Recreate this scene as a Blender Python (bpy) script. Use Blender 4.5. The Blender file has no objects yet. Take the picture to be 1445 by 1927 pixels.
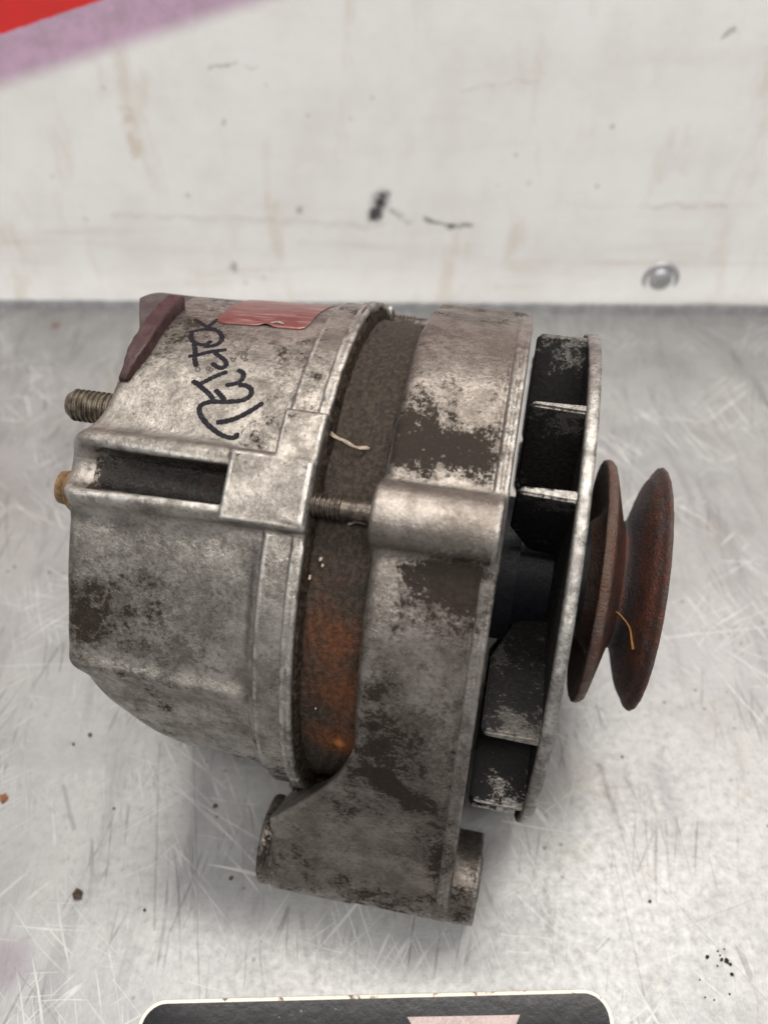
import bpy, bmesh, math, random
import numpy as np
from mathutils import Vector
random.seed(7); rng = np.random.default_rng(7)
scene = bpy.context.scene
COL = scene.collection
MM = 0.001

# ------------------------------------------------------------------ camera
F_PX, PITCH, CAM_H = 1660.0, 0.835, 249.0          # solved from the discs of the machine (mm)
PSI = 0.195                                          # yaw of the machine's shaft
ORI = np.array([5.6, 152.0, 65.0])                   # shaft origin above the sheet (mm)
cam_d = bpy.data.cameras.new('camera'); cam = bpy.data.objects.new('camera', cam_d); COL.objects.link(cam)
cam.location = (0, 0, CAM_H*MM); cam.rotation_euler = (math.pi/2-PITCH, 0, 0)
cam_d.sensor_fit = 'VERTICAL'; cam_d.sensor_height = 36; cam_d.lens = 36*F_PX/1927
cam_d.clip_start = 0.01; cam_d.clip_end = 50
cam_d.dof.use_dof = True; cam_d.dof.focus_distance = 0.198; cam_d.dof.aperture_fstop = 11.5
scene.camera = cam

# ------------------------------------------------------------------ light
world = bpy.data.worlds.new('World'); scene.world = world; world.use_nodes = True
bg = world.node_tree.nodes['Background']; bg.inputs[0].default_value = (0.95, 0.975, 1.0, 1); bg.inputs[1].default_value = 0.43
def lamp(name, loc, rot, sx, sy, power, col):
    l = bpy.data.lights.new(name, 'AREA'); l.shape = 'RECTANGLE'; l.size = sx; l.size_y = sy; l.energy = power; l.color = col
    o = bpy.data.objects.new(name, l); COL.objects.link(o); o.location = loc; o.rotation_euler = rot
    return o
lamp('bench_lamp', (0.16, 0.385, 1.05), (0, 0, 0), 0.9, 0.13, 11, (1.0, 0.955, 0.89))
lamp('front_ceiling_lamp', (-0.05, -0.55, 1.5), (0, 0, 0), 1.3, 0.24, 22, (1.0, 0.965, 0.915))
vs = scene.view_settings; vs.view_transform = 'Standard'; vs.look = 'None'; vs.exposure = 0.17; vs.gamma = 1
vs.use_curve_mapping = False

# ------------------------------------------------------------------ node helper
class NT:
    def __init__(s, name):
        s.m = bpy.data.materials.new(name); s.m.use_nodes = True; s.t = s.m.node_tree; s.t.nodes.clear()
        s.out = s.t.nodes.new('ShaderNodeOutputMaterial'); s.b = s.t.nodes.new('ShaderNodeBsdfPrincipled')
        s.t.links.new(s.b.outputs[0], s.out.inputs[0])
        s.co = s.t.nodes.new('ShaderNodeTexCoord').outputs['Object']
    def set(s, sock, v):
        if hasattr(v, 'is_output'): s.t.links.new(v, sock)
        elif isinstance(v, (tuple, list)) and len(v) == 3 and sock.type == 'RGBA': sock.default_value = (*v, 1)
        else: sock.default_value = v
    def P(s, **k):
        for n, v in k.items(): s.set(s.b.inputs[n.replace('_', ' ')], v)
    def math(s, op, a, b=0.0, c=None, clamp=False):
        n = s.t.nodes.new('ShaderNodeMath'); n.operation = op; n.use_clamp = clamp
        s.set(n.inputs[0], a); s.set(n.inputs[1], b)
        if c is not None: s.set(n.inputs[2], c)
        return n.outputs[0]
    def vec(s, op, a, b=(0, 0, 0), out=0, scale=None):
        n = s.t.nodes.new('ShaderNodeVectorMath'); n.operation = op
        s.set(n.inputs[0], a); s.set(n.inputs[1], b)
        if scale is not None: s.set(n.inputs['Scale'], scale)
        return n.outputs[out]
    def noise(s, scale, detail=6, rough=0.6, dist=0.0, co=None, col=False):
        n = s.t.nodes.new('ShaderNodeTexNoise'); s.set(n.inputs['Vector'], co or s.co)
        n.inputs['Scale'].default_value = scale; n.inputs['Detail'].default_value = detail
        n.inputs['Roughness'].default_value = rough; n.inputs['Distortion'].default_value = dist
        return n.outputs['Color' if col else 'Fac']
    def vor(s, scale, co=None, feat='F1', out='Distance'):
        n = s.t.nodes.new('ShaderNodeTexVoronoi'); n.feature = feat; s.set(n.inputs['Vector'], co or s.co)
        n.inputs['Scale'].default_value = scale; return n.outputs[out]
    def ramp(s, v, lo, hi, a=0.0, b=1.0, smooth=True):
        n = s.t.nodes.new('ShaderNodeMapRange'); n.interpolation_type = 'SMOOTHSTEP' if smooth else 'LINEAR'; n.clamp = True
        for i, x in enumerate((v, lo, hi, a, b)): s.set(n.inputs[i], x)
        return n.outputs[0]
    def mix(s, f, a, b, mode='MIX'):
        n = s.t.nodes.new('ShaderNodeMix'); n.data_type = 'RGBA'; n.blend_type = mode
        s.set(n.inputs[0], f); s.set(n.inputs[6], a); s.set(n.inputs[7], b); return n.outputs[2]
    def mixf(s, f, a, b):
        n = s.t.nodes.new('ShaderNodeMix'); s.set(n.inputs[0], f); s.set(n.inputs[2], a); s.set(n.inputs[3], b); return n.outputs[0]
    def attr(s, name):
        n = s.t.nodes.new('ShaderNodeAttribute'); n.attribute_name = name; return n.outputs['Fac']
    def mapping(s, scale=(1, 1, 1), rot=(0, 0, 0), loc=(0, 0, 0), co=None):
        n = s.t.nodes.new('ShaderNodeMapping'); s.set(n.inputs[0], co or s.co)
        n.inputs[1].default_value = loc; n.inputs[2].default_value = rot; n.inputs[3].default_value = scale; return n.outputs[0]
    def bump(s, h, strength=0.5, dist=0.001, normal=None):
        n = s.t.nodes.new('ShaderNodeBump'); n.inputs['Strength'].default_value = strength; n.inputs['Distance'].default_value = dist
        s.set(n.inputs['Height'], h)
        if normal is not None: s.set(n.inputs['Normal'], normal)
        return n.outputs[0]
    def edge(s, radius, lo=0.90, hi=0.985):
        n = s.t.nodes.new('ShaderNodeBevel'); n.samples = 4; n.inputs[0].default_value = radius
        g = s.t.nodes.new('ShaderNodeNewGeometry').outputs['Normal']
        d = s.vec('DOT_PRODUCT', n.outputs[0], g, out=1)
        return s.ramp(d, hi, lo, 0, 1)
    def xyz(s, co=None):
        n = s.t.nodes.new('ShaderNodeSeparateXYZ'); s.set(n.inputs[0], co or s.co); return n.outputs
    def seg(s, a, b, w, soft, co):
        """1 on a drawn line from a to b (metres, xy of co)"""
        ax, ay = a; bx, by = b; L = math.hypot(bx-ax, by-ay); ang = math.atan2(by-ay, bx-ax)
        p = s.mapping(rot=(0, 0, -ang), co=s.vec('SUBTRACT', co, (ax, ay, 0)))
        x = s.xyz(p); dx = s.math('MAXIMUM', s.math('MAXIMUM', s.math('MULTIPLY', x[0], -1), s.math('SUBTRACT', x[0], L)), 0)
        d = s.math('SQRT', s.math('ADD', s.math('MULTIPLY', dx, dx), s.math('MULTIPLY', x[1], x[1])))
        return s.ramp(d, w, w+soft, 1, 0)

# ------------------------------------------------------------------ pixel -> place
RR = np.array([1.0, 0, 0]); WW = np.array([0, math.cos(PITCH), -math.sin(PITCH)]); UU = np.cross(RR, WW)
CAMP = np.array([0, 0, CAM_H]); AX = np.array([math.cos(PSI), -math.sin(PSI), 0]); E1 = np.array([math.sin(PSI), math.cos(PSI), 0]); E2 = np.array([0, 0, 1.0])
def ray(x, y):
    d = (x-722.5)/F_PX*RR-(y-963.5)/F_PX*UU+WW
    return d/np.linalg.norm(d)
def on_cyl(x, y, R):
    """photo pixel -> point of the machine's cylinder of radius R (local mm)"""
    d = ray(x, y); c = CAMP-ORI; p = np.array([c@E1, c@E2]); q = np.array([d@E1, d@E2])
    A = q@q; B = p@q; D = max(B*B-A*(p@p-R*R), 0); t = (-B-math.sqrt(D))/A
    v = c+t*d; return np.array([v@AX, v@E1, v@E2])
def on_table(x, y):
    d = ray(x, y); return CAMP+d*(-CAM_H/d[2])

# ------------------------------------------------------------------ mesh helpers
def link(name, mesh, mat, parent=None, smooth=True):
    if smooth: mesh.polygons.foreach_set('use_smooth', [True]*len(mesh.polygons))
    o = bpy.data.objects.new(name, mesh); COL.objects.link(o)
    if mat: mesh.materials.append(mat)
    if parent: o.parent = parent
    return o
def from_np(name, V, F):
    me = bpy.data.meshes.new(name); me.from_pydata([tuple(v) for v in (np.asarray(V)*MM).tolist()], [], [tuple(f) for f in F]); me.update(); return me
def add_attr(me, name, vals):
    a = me.attributes.new(name, 'FLOAT', 'POINT'); a.data.foreach_set('value', np.asarray(vals, np.float32))
def recalc(me):
    bm = bmesh.new(); bm.from_mesh(me); bmesh.ops.recalc_face_normals(bm, faces=bm.faces); bm.to_mesh(me); bm.free()
def auto_smooth(me, ang=35):
    bm = bmesh.new(); bm.from_mesh(me)
    for e in bm.edges:
        if len(e.link_faces) == 2 and e.calc_face_angle(0) > math.radians(ang): e.smooth = False
    for f in bm.faces: f.smooth = True
    bm.to_mesh(me); bm.free()
def lathe(name, prof, n=160, disp=None, center=(0, 0), close=True):
    """turn (s, r) profile round the shaft direction (local x), optional disp(s, phi) -> dr"""
    V = []; F = []; m = len(prof)
    for j in range(n):
        t = 2*math.pi*j/n
        for (s, r) in prof:
            rr = r+(disp(s, t) if disp and r > 0.3 else 0)
            V.append((s, center[0]+rr*math.cos(t), center[1]+rr*math.sin(t)))
    for j in range(n):
        k = (j+1) % n
        for i in range(m-1): F.append((j*m+i, j*m+i+1, k*m+i+1, k*m+i))
        if close: F.append((j*m+m-1, j*m, k*m, k*m+m-1))
    if not close:
        F.append([j*m for j in range(n)][::-1]); F.append([j*m+m-1 for j in range(n)])
    me = from_np(name, V, F); recalc(me); auto_smooth(me); return me
def rounded(prof, it=1):
    for _ in range(it):
        q = [prof[0]]
        for a, b in zip(prof[:-1], prof[1:]):
            q += [(0.75*a[0]+0.25*b[0], 0.75*a[1]+0.25*b[1]), (0.25*a[0]+0.75*b[0], 0.25*a[1]+0.75*b[1])]
        q.append(prof[-1]); prof = q
    return prof
def arc_band(name, phis, sl, sr, r0, r1, nx=6):
    """curved slab on the cylinder: angles phis (deg), sl/sr(phi) side limits, radii r0..r1"""
    V = []; F = []; W = nx+1; n = len(phis)
    for lay, rad in ((0, r1), (1, r0)):
        for p in phis:
            a, b = sl(p), sr(p); t = math.radians(p)
            for i in range(W):
                R = rad(p) if callable(rad) else rad
                V.append((a+(b-a)*i/nx, R*math.cos(t), R*math.sin(t)))
    N = n*W
    for lay in (0, 1):
        for j in range(n-1):
            for i in range(nx):
                q = [lay*N+j*W+i, lay*N+j*W+i+1, lay*N+(j+1)*W+i+1, lay*N+(j+1)*W+i]; F.append(q)
    for j in range(n-1):
        for i in (0, nx): F.append([j*W+i, (j+1)*W+i, N+(j+1)*W+i, N+j*W+i])
    for i in range(nx):
        for j in (0, n-1): F.append([j*W+i, j*W+i+1, N+j*W+i+1, N+j*W+i])
    me = from_np(name, V, F); recalc(me); return me
def bevel_mesh(me, w, seg=2, ang=40):
    bm = bmesh.new(); bm.from_mesh(me)
    ed = [e for e in bm.edges if len(e.link_faces) == 2 and e.calc_face_angle(0) > math.radians(ang)]
    bmesh.ops.bevel(bm, geom=ed, offset=w*MM, segments=seg, affect='EDGES', profile=0.5)
    bm.to_mesh(me); bm.free(); auto_smooth(me, 50)
def tube(name, pts, rad, n=6):
    pts = np.array(pts, float); V = []; F = []; m = len(pts)
    for i, p in enumerate(pts):
        t = pts[min(i+1, m-1)]-pts[max(i-1, 0)]; t /= np.linalg.norm(t)+1e-9
        u = np.cross(t, (0.3, 0.2, 0.9)); u /= np.linalg.norm(u); w = np.cross(t, u)
        r = rad(i/(m-1)) if callable(rad) else rad
        for k in range(n):
            a = 2*math.pi*k/n; V.append(p+r*(math.cos(a)*u+math.sin(a)*w))
    for i in range(m-1):
        for k in range(n): F.append((i*n+k, i*n+(k+1) % n, (i+1)*n+(k+1) % n, (i+1)*n+k))
    F.append(list(range(n))[::-1]); F.append([(m-1)*n+k for k in range(n)])
    me = from_np(name, V, F); recalc(me); return me
def spline(pts, n=40):
    """Catmull-Rom through points"""
    P = np.array(pts, float); P = np.vstack([2*P[0]-P[1], P, 2*P[-1]-P[-2]]); out = []
    k = len(P)-3
    for i in range(k):
        a, b, c, d = P[i:i+4]; m = max(2, n//k)
        for t in np.linspace(0, 1, m, endpoint=False):
            out.append(0.5*((2*b)+(c-a)*t+(2*a-5*b+4*c-d)*t*t+(3*b-a-3*c+d)*t**3))
    out.append(P[-2]); return np.array(out)

# ------------------------------------------------------------------ implicit castings
def smin(a, b, k): h = np.clip(0.5+0.5*(b-a)/k, 0, 1); return b*(1-h)+a*h-k*h*(1-h)
def smax(a, b, k): return -smin(-a, -b, k)
def sstep(a, b, x): t = np.clip((x-a)/(b-a), 0, 1); return t*t*(3-2*t)
def rcorner(qx, qy, rho):
    return np.hypot(np.maximum(qx+rho, 0), np.maximum(qy+rho, 0))+np.minimum(np.maximum(qx+rho, qy+rho), 0)-rho
_ph = rng.uniform(0, 6.28, (24, 3)); _dir = rng.normal(size=(24, 3))
def wob(x, y, z, wl, n=8, off=0):
    o = 0
    for i in range(off, off+n):
        d = _dir[i]/np.linalg.norm(_dir[i])*2*math.pi/wl*(0.6+0.8*(i % 5)/5)
        o = o+np.sin(d[0]*x+d[1]*y+d[2]*z+_ph[i, 0])
    return o/n**0.5
def surface_nets(fn, lo, hi, h):
    ax = [np.arange(a, b+h, h, dtype=np.float32) for a, b in zip(lo, hi)]
    B = 6; n_ = [int(math.ceil(len(a)/B))*B for a in ax]; ax = [a0+np.arange(n, dtype=np.float32)*h for a0, n in zip(lo, n_)]
    cc = [a.reshape(-1, B).mean(1) for a in ax]
    FC = fn(cc[0][:, None, None], cc[1][None, :, None], cc[2][None, None, :])
    F = np.repeat(np.repeat(np.repeat(FC.astype(np.float32), B, 0), B, 1), B, 2)
    near = np.argwhere(np.abs(FC) < B*h*0.87*1.5+0.6); o3 = np.stack(np.meshgrid(*[np.arange(B)]*3, indexing='ij'), -1).reshape(-1, 3)
    for q in np.array_split(near, max(1, len(near)//2500)):
        id3 = (q[:, None, :]*B+o3[None]).reshape(-1, 3)
        F[id3[:, 0], id3[:, 1], id3[:, 2]] = fn(ax[0][id3[:, 0]], ax[1][id3[:, 1]], ax[2][id3[:, 2]])
    S = F < 0; nx, ny, nz = F.shape
    c = np.zeros((nx-1, ny-1, nz-1), np.int8)
    for i in (0, 1):
        for j in (0, 1):
            for k in (0, 1): c += S[i:nx-1+i, j:ny-1+j, k:nz-1+k]
    act = (c > 0) & (c < 8); I = np.argwhere(act); idx = np.full(act.shape, -1, np.int64); idx[act] = np.arange(len(I))
    acc = np.zeros((len(I), 3)); cnt = np.zeros(len(I))
    cor = [(i, j, k) for i in (0, 1) for j in (0, 1) for k in (0, 1)]
    for a in cor:
        for axn in range(3):
            if a[axn]: continue
            b = list(a); b[axn] = 1
            fa = F[I[:, 0]+a[0], I[:, 1]+a[1], I[:, 2]+a[2]]; fb = F[I[:, 0]+b[0], I[:, 1]+b[1], I[:, 2]+b[2]]
            m = (fa < 0) != (fb < 0); t = fa[m]/(fa[m]-fb[m]); p = np.tile(np.array(a, float), (m.sum(), 1)); p[:, axn] = t
            acc[m] += p; cnt[m] += 1
    V = (I+acc/cnt[:, None])*h+np.array(lo)
    Fs = []
    for axn in range(3):
        sl0 = [slice(1, -1)]*3; sl0[axn] = slice(0, -1); sl1 = [slice(1, -1)]*3; sl1[axn] = slice(1, None)
        s0, s1 = S[tuple(sl0)], S[tuple(sl1)]; E = np.argwhere(s0 != s1); fl = s0[s0 != s1]
        u, v = [(1, 2), (2, 0), (0, 1)][axn]; off = np.ones(3, int); off[axn] = 0; base = E+off
        q = []
        for du, dv in ((-1, -1), (0, -1), (0, 0), (-1, 0)):
            b = base.copy(); b[:, u] += du; b[:, v] += dv; q.append(idx[b[:, 0], b[:, 1], b[:, 2]])
        q = np.stack(q, 1); q[~fl] = q[~fl][:, ::-1]; Fs.append(q)
    Q = np.concatenate(Fs)
    for _ in range(2):                                   # settle the vertices onto the true surface
        e = 0.05; x, y, z = V.T; f0 = fn(x, y, z)
        g = np.stack([fn(x+e, y, z)-f0, fn(x, y+e, z)-f0, fn(x, y, z+e)-f0], 1)/e
        st = np.clip(f0/np.maximum((g*g).sum(1), 0.25), -0.5*h, 0.5*h); V = V-g*st[:, None]*0.9
    return V, Q
def np_mesh(name, V, Q):
    me = bpy.data.meshes.new(name); me.vertices.add(len(V)); me.vertices.foreach_set('co', (V*MM).astype(np.float32).ravel())
    me.loops.add(len(Q)*4); me.loops.foreach_set('vertex_index', Q.astype(np.int32).ravel())
    me.polygons.add(len(Q)); me.polygons.foreach_set('loop_start', np.arange(len(Q), dtype=np.int32)*4)
    me.update(calc_edges=True); me.validate(); return me

PB = 122.3                                              # angle of the visible clamp-bolt bosses
def boss_uv(y, z, phi):
    t = math.radians(phi); return -y*math.sin(t)+z*math.cos(t), y*math.cos(t)+z*math.sin(t)
def rear_sdf(x, y, z):
    r = np.hypot(y, z); ph = np.degrees(np.arctan2(z, y)) % 360
    side = sstep(-23, -25, x)
    Rb = 60.4+(x+66)*0.045
    Rb = Rb+side*(1.1*np.exp(-((ph-164.5)/2.2)**2)-1.5*np.sin(np.pi*np.clip((ph-129)/35, 0, 1))-1.9*sstep(165.5, 172, ph)*sstep(300, 260, ph))
    rho = 2.2+20*sstep(158, 205, ph)*sstep(320, 270, ph)
    se = 66.2-2.4*sstep(116, 106, ph)*sstep(20, 60, ph)
    d = rcorner(r-Rb, -x-se, rho)
    d = np.maximum(d, x+14)
    d = d+0.10*wob(x, y, z, 14)
    ring = rcorner(r-63.7, np.abs(x+18.2)-4.2, 0.7)
    d = smin(d, ring, 0.7)
    chip = 0.35*np.maximum(wob(x, y, z, 5, 8, 8)-0.5, 0)
    lip = rcorner(r-64.6+chip, np.abs(x+14.9)-1.3+chip*0.8, 0.35)
    d = np.minimum(d, lip)
    for b in range(3):
        u, v = boss_uv(y, z, PB-90*b)
        top = 64.2+0.062*(x+66)
        body = rcorner(rcorner(np.abs(u+0.5)-7.9, -x-67.2, 4.0), v-top, 2.4); body = np.maximum(np.maximum(body, x+14), 20-v)
        if b == 0: d = smin(d, body, 1.0+3.6*sstep(-27, -37, x))
        blk = rcorner(rcorner(np.abs(u+5.4)-12.7, np.abs(x+18.0)-4.6, 0.6), r-66.9, 0.8); blk = np.maximum(blk, 20-v)
        blk2 = rcorner(rcorner(np.abs(u+0.2)-7.4, np.abs(x+22.5)-9.0, 0.6), v-66.9, 0.8); blk2 = np.maximum(blk2, 20-v)
        d = np.minimum(d, np.minimum(blk, blk2) if b == 0 else blk)
        if b: continue
        fl = 61.6+3.4*sstep(-48, -66, x); wd = 4.2+0.8*sstep(-52, -68, x)
        ch = np.where(v > fl, np.abs(u)-wd, np.hypot(u, v-fl)-wd); ch = np.maximum(ch, x+31.6)
        d = smax(d, -ch, 0.5+1.3*sstep(-38, -54, x))
    hub = rcorner(r-17, -x-71, 2.0); d = np.minimum(d, np.maximum(hub, x+40))
    return d
LC = (-62.6, -53.4); LR = 11.6; LD = np.array(LC)/np.hypot(*LC); LL = float(np.hypot(*LC))
def capsule2(y, z, r1, r2):
    """2-D hull of the body circle and the pivot barrel"""
    px = np.abs(-y*LD[1]+z*LD[0]); py = y*LD[0]+z*LD[1]
    b = (r1-r2)/LL; a = math.sqrt(1-b*b); k = -b*px+a*py
    return np.where(k < 0, np.hypot(px, py)-r1, np.where(k > a*LL, np.hypot(px, py-LL)-r2, px*a+py*b-r1))
def front_sdf(x, y, z):
    r = np.hypot(y, z); t = y*LD[0]+z*LD[1]
    h2 = capsule2(y, z, 64.9, 11.3)
    h2 = h2+0.9*np.exp(-((t-66)/9)**2)                   # slight waist of the web
    xx = np.clip((t-42)/27, 0, 1.4); sl = -21*np.minimum(xx**1.5, 1.0)
    d = rcorner(h2, sl-x, 2.4)
    d = np.maximum(d, x-24.8)
    d = d+0.10*wob(x, y, z, 15)
    g = np.exp(-((x-21.6)/0.45)**2)*0.4
    d = d+g
    chip = 0.3*np.maximum(wob(x, y, z, 6, 8, 12)-0.5, 0)
    lip = np.maximum(h2-0.4+chip, np.abs(x-23.5)-1.5+0.3*np.exp(-((h2-0.4)/0.3)**2))
    d = smin(d, lip, 0.25)
    d = d+np.exp(-((x-23.5)/0.4)**2)*0.4
    for b in range(4):
        u, v = boss_uv(y, z, PB+1.0-90*b)
        c = np.hypot(u, np.minimum(v-63.6, 0)*0.25+np.maximum(v-63.6, 0))-7.0
        c = np.maximum(rcorner(c, -x-0.9, 1.2), x-24.4); c = np.maximum(c, 20-v)
        d = smin(d, c, 1.8)
    bar = np.hypot(y-LC[0], z-LC[1])
    e = rcorner(rcorner(bar-LR, -x-25.5, 1.0), x-32.0, 0.5)
    e = e+0.45*np.exp(-((x+22.6)/0.5)**2)
    d = smin(d, e, np.where(x < 0, 2.4, 1.0))
    d = np.maximum(d, -(bar-5.6))
    d = np.maximum(d, -np.maximum(r-62.6, x-0.4))        # room for the core
    d = np.maximum(d, -np.maximum(r-56, x-20))
    return d

# ------------------------------------------------------------------ materials
def cast_material(name, thr=0.62, clean=(0.36, 0.338, 0.315), dull=(0.19, 0.177, 0.166), grime=(0.0135, 0.0096, 0.0070), sc=1.0, sharp=0.07, amp=1.0, haze=0.5, wk=0.7):
    n = NT(name); g = n.attr('grime'); wr = n.attr('wear')
    c5 = lambda v, k: n.math('MULTIPLY', n.math('SUBTRACT', v, 0.5), k)
    n1 = n.noise(60*sc, 9, 0.76, 0.25); n1b = n.noise(230*sc, 8, 0.74, 0.5); n2 = n.noise(1000, 6, 0.78); n5 = n.noise(3000, 3, 0.7)
    v = n.math('ADD', n.math('ADD', n.math('ADD', c5(n1, 1.9*amp), c5(n1b, 1.25*amp)), c5(n2, 1.15*amp)), g)
    m = n.ramp(v, thr, thr+sharp)
    soft = n.ramp(v, thr-0.34, thr+0.03, 0, haze)
    n3 = n.noise(130, 8, 0.74)
    base = n.mix(n.ramp(n3, 0.36, 0.64), clean, dull)
    base = n.mix(soft, base, (0.082, 0.069, 0.059))
    vary = n.ramp(n.noise(38, 4, 0.6), 0.36, 0.64, 0.3, 1.0)
    base = n.mix(n.math('MULTIPLY', n.ramp(n2, 0.47, 0.66, 0, 0.68), vary), base, (0.085, 0.074, 0.066))
    base = n.mix(n.math('MULTIPLY', n.ramp(n5, 0.58, 0.72, 0, 0.6), vary), base, (0.60, 0.57, 0.53))
    gr = n.mix(n.ramp(n2, 0.40, 0.68), grime, tuple(min(1, c*2.4) for c in grime))
    gr = n.mix(n.ramp(n5, 0.66, 0.74, 0, 0.5), gr, (0.17, 0.14, 0.11))
    e = n.math('MULTIPLY', n.ramp(wr, 0.15, 0.9), n.ramp(n1b, 0.40, 0.60))
    m = n.math('MULTIPLY', m, n.math('SUBTRACT', 1, n.math('MULTIPLY', e, wk))); base = n.mix(n.math('MULTIPLY', e, wk*0.75), base, (0.58, 0.555, 0.525))
    n.P(Base_Color=n.mix(m, base, gr), Metallic=n.mixf(m, 0.82, 0.0), Specular_IOR_Level=n.mixf(m, 0.5, 0.16), Roughness=n.mixf(m, n.ramp(n3, 0.3, 0.7, 0.30, 0.46), n.ramp(n2, 0.35, 0.65, 0.55, 0.9)))
    h1 = n.noise(900, 5, 0.75)
    n.P(Normal=n.bump(h1, 0.42, 0.0006))
    return n.m
M = {}
M['rear'] = cast_material('cast_aluminium_rear', 0.25, clean=(0.36, 0.328, 0.292), dull=(0.145, 0.129, 0.114), sharp=0.20, amp=1.35, haze=0.68, wk=0.85)
M['front'] = cast_material('cast_aluminium_front', 0.10, clean=(0.275, 0.243, 0.215), dull=(0.14, 0.118, 0.101), sharp=0.2, amp=1.3, haze=0.68, wk=0.45)
M['fan'] = cast_material('cast_aluminium_fan', 0.02, clean=(0.44, 0.42, 0.39), grime=(0.012, 0.0108, 0.0105), sc=2.6, amp=0.6)
M['blade'] = cast_material('sooty_fan_blade', 0.02, clean=(0.40, 0.38, 0.35), grime=(0.010, 0.0092, 0.009), sc=1.6, amp=0.7, sharp=0.14)

def core_material():
    n = NT('grimy_core'); ru = n.attr('rust')
    a = n.noise(110, 9, 0.7, 0.3); b = n.noise(900, 5, 0.7); c = n.noise(3500, 3, 0.6)
    v = n.math('ADD', ru, n.math('MULTIPLY', n.math('SUBTRACT', a, 0.5), 1.6))
    dark = n.mix(n.ramp(b, 0.4, 0.7), (0.020, 0.0145, 0.0105), (0.055, 0.042, 0.032))
    dark = n.mix(n.ramp(c, 0.66, 0.76, 0, 0.6), dark, (0.16, 0.12, 0.09))
    rust = n.mix(n.ramp(b, 0.3, 0.7), (0.050, 0.018, 0.009), (0.125, 0.043, 0.016))
    rust = n.mix(n.ramp(v, 1.0, 1.7), rust, (0.30, 0.115, 0.03))
    n.P(Base_Color=n.mix(n.ramp(v, 0.25, 1.05), dark, rust), Roughness=n.ramp(b, 0.3, 0.7, 0.42, 0.85), Metallic=0.0, Specular_IOR_Level=0.22)
    n.P(Normal=n.bump(n.math('ADD', b, n.math('MULTIPLY', c, 0.6)), 0.75, 0.0006)); return n.m
M['core'] = core_material()
def simple(name, col, col2, rough=0.5, metal=0.0, sc=600, bump=0.3, dist=0.0004, lo=0.4, hi=0.62, rough2=None, spec=0.5):
    n = NT(name); a = n.noise(sc, 6, 0.7); b = n.noise(sc*4, 3, 0.6)
    n.P(Base_Color=n.mix(n.ramp(a, lo, hi), col, col2), Roughness=n.ramp(b, 0.3, 0.7, rough, rough2 or min(1, rough+0.2)), Metallic=metal, Specular_IOR_Level=spec)
    n.P(Normal=n.bump(n.math('ADD', a, n.math('MULTIPLY', b, 0.5)), bump, dist)); return n.m
M['steel'] = simple('dirty_steel', (0.20, 0.17, 0.13), (0.08, 0.064, 0.048), 0.36, 0.85, 500)
M['bolt'] = simple('oily_bolt_steel', (0.11, 0.088, 0.070), (0.034, 0.026, 0.021), 0.25, 0.6, 500)
M['brass'] = simple('tarnished_brass', (0.34, 0.21, 0.10), (0.13, 0.075, 0.038), 0.35, 0.8, 400)
M['bush'] = simple('lug_bushing_steel', (0.14, 0.11, 0.09), (0.05, 0.04, 0.035), 0.5, 0.7, 400)
M['bakelite'] = simple('maroon_bakelite', (0.028, 0.0095, 0.0098), (0.046, 0.021, 0.020), 0.34, 0.0, 300, 0.35, spec=0.35)
M['bakedark'] = simple('dark_bakelite', (0.036, 0.027, 0.027), (0.062, 0.048, 0.046), 0.5, 0.0, 300, 0.35, spec=0.35)
M['black'] = simple('black_grime', (0.012, 0.009, 0.007), (0.06, 0.042, 0.028), 0.7, 0.0, 700, 0.9, 0.0008, spec=0.12)
def oil_material():
    n = NT('wet_oily_sludge'); a = n.noise(420, 4, 0.7); b = n.noise(1500, 4, 0.8)
    n.P(Base_Color=n.mix(n.ramp(a, 0.4, 0.65), (0.004, 0.003, 0.0025), (0.018, 0.011, 0.007)), Roughness=n.ramp(b, 0.42, 0.58, 0.5, 0.16), Specular_IOR_Level=0.6)
    n.P(Normal=n.bump(n.math('ADD', n.math('MULTIPLY', a, 0.5), b), 0.7, 0.0013)); return n.m
M['blue_black'] = simple('blue_black', (0.006, 0.007, 0.011), (0.012, 0.012, 0.016), 0.45, 0, 500, 0.3, spec=0.3)  # plain blue-black tone for the shaft spacer behind the pulley
M['crumb'] = simple('crumb', (0.035, 0.024, 0.016), (0.10, 0.06, 0.035), 0.8, 0, 900, 0.6)
M['rustchip'] = simple('rust_chip', (0.14, 0.05, 0.022), (0.24, 0.10, 0.045), 0.8, 0, 900, 0.6)
M['fibre'] = simple('dusty_fibre', (0.26, 0.20, 0.15), (0.38, 0.31, 0.24), 0.9, 0, 900, 0.1)
M['ofibre'] = simple('rusty_fibre', (0.20, 0.085, 0.022), (0.26, 0.115, 0.035), 0.9, 0, 900, 0.1)
M['ink'] = simple('marker_ink', (0.007, 0.006, 0.009), (0.035, 0.030, 0.037), 0.4, 0.0, 900, 0.3, spec=0.12, lo=0.5, hi=0.72)
M['stamp'] = simple('stamped_digits', (0.055, 0.047, 0.042), (0.085, 0.075, 0.07), 0.6, 0.3, 900, 0.2)

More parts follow.
